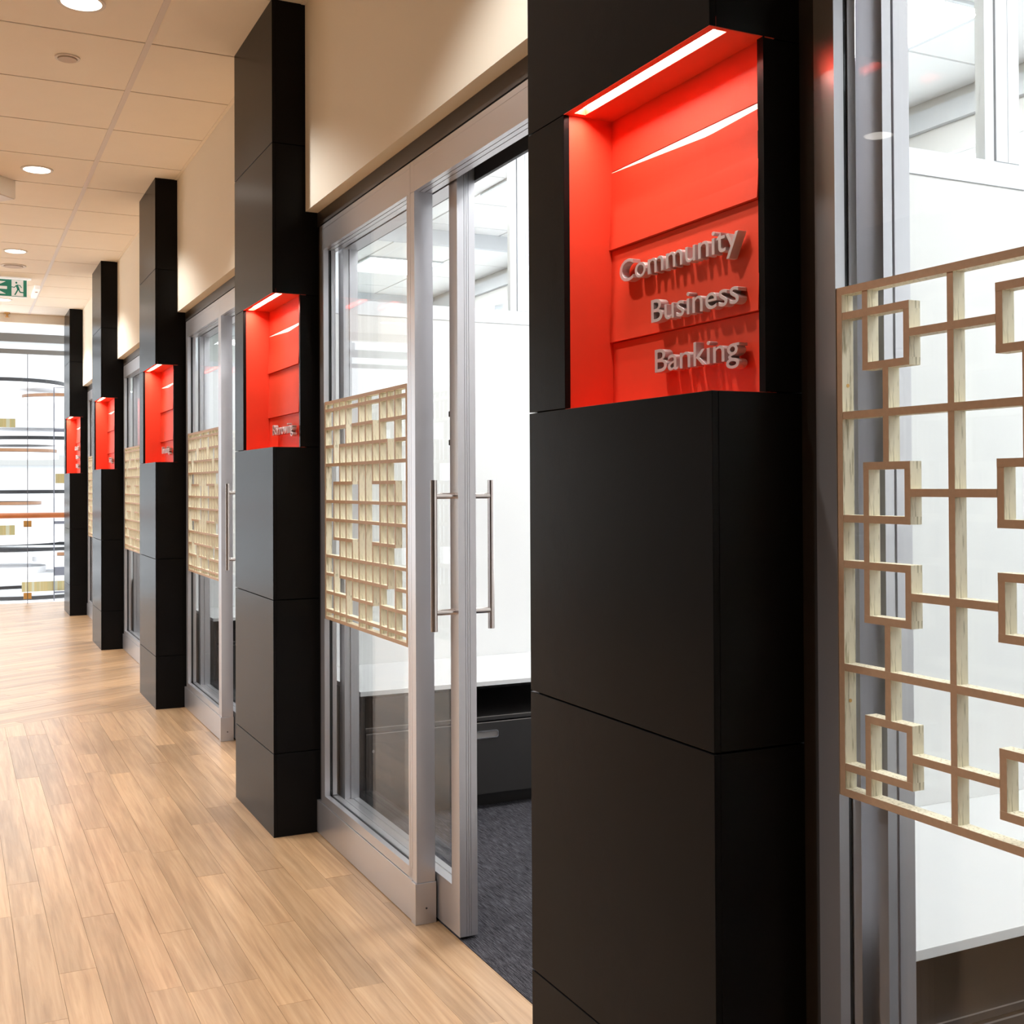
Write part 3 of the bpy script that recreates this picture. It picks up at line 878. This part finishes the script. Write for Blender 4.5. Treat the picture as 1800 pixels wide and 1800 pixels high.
for i in range(-1, 4):
    y = 4.423 + 2.4384*i
    spot(y)
    spot(y, x=-1.75, wt_=(420 if i >= 1 else 290))  # added fill row out of view, brightens ceiling and walls by bounce
    if i >= 0:
        o = d0 if i == 0 else copy_tree(d0, None, (0, 2.4384*i, 0))
        tag(o, wh[i], 'downlight', 'recessed corridor downlights')
    else:
        o = copy_tree(d0, None, (0, 2.4384*i, 0)); tag(o, 'round recessed downlight over the camera end of the corridor', 'downlight', 'recessed corridor downlights')
for i in range(-1, 4):  # fittings for the added, unseen left row
    o = copy_tree(d0, None, (-1.75-.4185, 2.4384*i, 0)); tag(o, ['rearmost downlight of the added row along the left wall', 'added downlight by the left wall level with the nearest corridor one', 'added downlight by the left wall level with the diagonal ceiling box', 'added downlight by the left wall before the exit sign', 'added downlight by the left wall nearest the glass end wall'][i+1], 'downlight', 'added downlights along the left wall')
# speaker discs
def disc(name, x, y, r, label, cat):
    t = empty(name, (x, y, ZC))
    MB().ring((x, y), r*.80, r, ZC-.006, ZC-.0003, 36).build('rim', M['trimwhite'], t, loc=(x, y, ZC))
    MB().cyl((x, y), r*.74, ZC-.011, ZC-.0005, 36).build('grille', M['speaker'], t, loc=(x, y, ZC))
    tag(t, label, cat)
disc('smoke_detector', .4212, 5.02, .049, 'small round white detector on the ceiling past the nearest downlight', 'detector')
disc('ceiling_speaker', .432, 9.92, .094, 'wide round ceiling speaker just before the exit sign', 'speaker')
# sprinkler and sensor
t = MB().cyl((.4906, 12.60), .028, ZC-.012, ZC-.0005, 20)
t.cyl((.4906, 12.60), .010, ZC-.045, ZC-.012, 12); t.cyl((.4906, 12.60), .022, ZC-.048, ZC-.044, 16)
tag(t.build('sprinkler_head', M['brass']), 'small sprinkler head on the ceiling before the end bulkhead', 'sprinkler')
s = empty('ceiling_sensor', (.66, 11.05, ZC))
box_part('housing', M['signwhite'], s, .640, .684, 10.80, 11.33, ZC-.035, ZC-.0005, bevel=.003)
MB().cyl((.662, 10.95), .012, ZC-.042, ZC-.035, 14).build('lens', M['speaker'], s, loc=(.662, 10.95, ZC))
tag(s, 'slim white sensor box beside the ceiling bar past the exit sign', 'sensor')
# diagonal ceiling box
c0 = Vector((.3228, 7.173)); a1 = Vector((-.660, -.751)); a2 = Vector((-.634, .773))
pts = [c0, c0+a1*.62, c0+a1*.62+a2*.62, c0+a2*.62]
cb = empty('ceiling_box', (c0.x, c0.y, ZC))
MB().prism([tuple(p) for p in pts], 2.904, ZC-.0005).build('sides', M['tile'], cb, loc=(c0.x, c0.y, ZC))
cen = (pts[0]+pts[2])/2
MB().prism([tuple(cen + (p-cen)*.985) for p in pts], 2.8995, 2.904).build('base_plate', M['tbar'], cb, loc=(c0.x, c0.y, ZC))
tag(cb, 'square dropped ceiling box turned diagonally with a white underside', 'ceiling box')

# exit sign
def make_exit():
    ys = 10.48; x1 = .5636; x0 = x1-.35; z0, z1 = 2.842, 2.996
    t = empty('exit_sign', ((x0+x1)/2, ys, ZC))
    box_part('canopy', M['signwhite'], t, x0-.03, x1+.03, ys-.02, ys+.04, z1+.001, ZC-.0005)
    box_part('housing', M['signwhite'], t, x0, x1, ys, ys+.022, z0, z1+.0008, bevel=.001)
    box_part('green_field', M['green'], t, x0+.008, x1-.005, ys-.001, ys, z0+.008, z1-.008)
    # white door opening with the running figure
    da, db = x1-.121, x1-.031
    box_part('door_pictogram', M['signwhite'], t, da, db, ys-.002, ys-.001, z0+.012, z1-.010)
    yf, yg = ys-.003, ys-.002
    S = (z1-z0)
    def pt(u, v): return (da + u*(db-da), z0 + .01 + v*(S-.02))
    fig = MB()
    def limb(pts_, wd):
        for (a, b) in zip(pts_[:-1], pts_[1:]):
            a = Vector(pt(*a)); b = Vector(pt(*b)); d = (b-a).normalized(); n = Vector((-d.y, d.x))*wd
            fig.prism([tuple(a+n-d*wd*.4), tuple(a-n-d*wd*.4), tuple(b-n+d*wd*.4), tuple(b+n+d*wd*.4)], yf, yg, 'y')
    h = pt(.40, .84)
    fig.cyl(h, .0085, yf, yg, 14, 'y')
    limb([(.44, .68), (.58, .44)], .0095)
    limb([(.40, .66), (.22, .54), (.02, .57)], .0034)
    limb([(.50, .70), (.72, .68), (.85, .54)], .0034)
    limb([(.56, .46), (.44, .28), (.28, .08)], .0055)
    limb([(.60, .46), (.72, .26), (1.04, .24)], .005)
    fig.build('running_figure', M['green'], t, loc=(da, ys, z0))
    # arrow pointing left
    ar = MB(); ac = (z0+z1)/2; ax = x0+.030
    tip = ax; tail = x1-.156
    ar.prism([(tip+.05, ac-.012), (tail, ac-.012), (tail, ac+.012), (tip+.05, ac+.012)], ys-.002, ys-.001, 'y')
    for sgn in (1, -1):
        ar.prism([(tip, ac), (tip+.055, ac), (tip+.155, ac+sgn*.052), (tip+.10, ac+sgn*.052)], ys-.002, ys-.001, 'y')
    ar.build('arrow', M['signwhite'], t, loc=(tip, ys, ac))
    tag(t, 'green and white exit sign with arrow and running figure on the corridor ceiling', 'exit sign')
make_exit()

# ------------------------------------------------------------------ end of the corridor
bh = struct(B(-3.2, 1.33, 12.65, 12.75, 2.918, 3.3).build('trim_1', M['tile']), 'cream bulkhead where the tiled ceiling ends')
lob = struct(B(-3.3, 4.2, 12.75, 13.65, 3.06, 3.2).build('ceiling_3', M['atr_white']))
struct(B(1.26, 4.2, YEND+.01, YEND+.1, 0, 3.06).build('wall_end', M['white']))
gw = struct(empty('window_7', (0, 13.6, 0)))
box_part('transom', M['atr_grey'], gw, -2.7, 3.5, 13.585, 13.625, 2.705, 2.755)
box_part('transom', M['atr_grey'], gw, -2.7, 3.5, 13.585, 13.625, 2.835, 2.925)
xj = [.733, 1.168, -.90, -2.5]
for x in xj:
    box_part('joint_seal', M['post_grey'], gw, x-.003, x+.003, 13.594, 13.606, 0.0, 2.705)
for a, b in ((-2.7, -2.504), (-2.496, -.904), (-.896, .729), (.737, 1.164), (1.172, 3.4)):
    box_part('glass_pane', M['glass'], gw, a, b, 13.597, 13.603, 0, 2.705)
for zz in (.865, .085):
    for dx in (-.04, .004):
        box_part('clip', M['brass'], gw, .733+dx, .733+dx+.036, 13.585, 13.615, zz-.035, zz+.032)
hr = MB().cyl((13.45, .957), .030, -2.6, 1.30, 20, 'x').build('handrail', M['rail_wood'], smooth=True)
tag(hr, 'round orange timber handrail across the glass wall at the corridor end', 'handrail')
for x in (-1.6, -.2, 1.20):
    B(x-.01, x+.01, 13.45, 13.59, .925, .937).build('bracket', M['brass'], hr)

# atrium beyond the glass wall
aw = struct(B(-5, 6, 23, 23.2, -4, 5.2).build('wall_atrium', M['atr_white']))
def Zp(y, Yd): return CAM_H + (2.739-CAM_H - (y-665)*.00770)*(Yd/17.0)
box_part('floor_edge', M['atr_grey'], aw, -5, 6, 22.9, 23, Zp(818, 23), Zp(803, 23))
box_part('floor_edge', M['atr_white'], aw, -5, 6, 22.8, 23, Zp(600, 23), Zp(575, 23))
ring = empty('ring_tower', (1.0, 18, -1.2))
def Xp(px): return .885 + (px-44)*.00719
def hoop(px, y, R, hgt, mt, nm, solid=False):
    z = Zp(y, 17); cx, cy = Xp(px), 17+R
    m = MB()
    if solid: m.cyl((cx, cy), R, z-hgt/2, z+hgt/2, 56)
    else: m.ring((cx, cy), R-.05, R, z-hgt/2, z+hgt/2, 56)
    o = m.build(nm, mt, ring, loc=(cx, cy, z)); return o
for px, y, R in ((15, 667, .78), (70, 769, .85), (60, 865, .95), (58, 967, .95), (50, 1052, 1.0)):
    hoop(px, y, R, .046, M['hoop_black'], 'black_hoop')
    hoop(px, y+8, R+.01, .06, M['disc_white'], 'white_disc', True)
for px, y, R in ((118, 692, .545), (20, 791, .62), (5, 885, .52), (130, 976, .47)):
    hoop(px, y, R, .042, M['hoop_wood'], 'timber_hoop')
    hoop(px, y+9, R+.03, .085, M['disc_white'], 'white_disc', True)
for px, y, R in ((70, 745, .7), (0, 1005, .62), (115, 1016, .5), (-10, 952, .9)):
    hoop(px, y, R, .09, M['disc_white'], 'white_disc', True)
for a, b, y0_, y1_ in ((-30, 27, 737, 752), (97, 125, 833, 850), (-30, 26, 923, 940), (38, 125, 1023, 1040)):
    box_part('striped_panel', M['stripes'], ring, Xp(a), Xp(b), 16.93, 16.96, Zp(y1_, 17), Zp(y0_, 17))
for px in (94,):
    box_part('post', M['post_grey'], ring, Xp(px)-.006, Xp(px)+.006, 16.9, 16.92, Zp(1058, 17), Zp(680, 17))
for y0_, y1_ in ((754, 759), (917, 922), (998, 1013), (1041, 1044), (680, 681)):
    box_part('cross_rail', M['post_grey'], ring, Xp(94), Xp(124), 16.9, 16.92, Zp(y1_, 17), Zp(y0_, 17))
tag(ring, 'pale tiered ring tower with black and orange hoops beyond the glass wall', 'sculpture')
print('planks', n_pl, 'objects', len(bpy.data.objects))
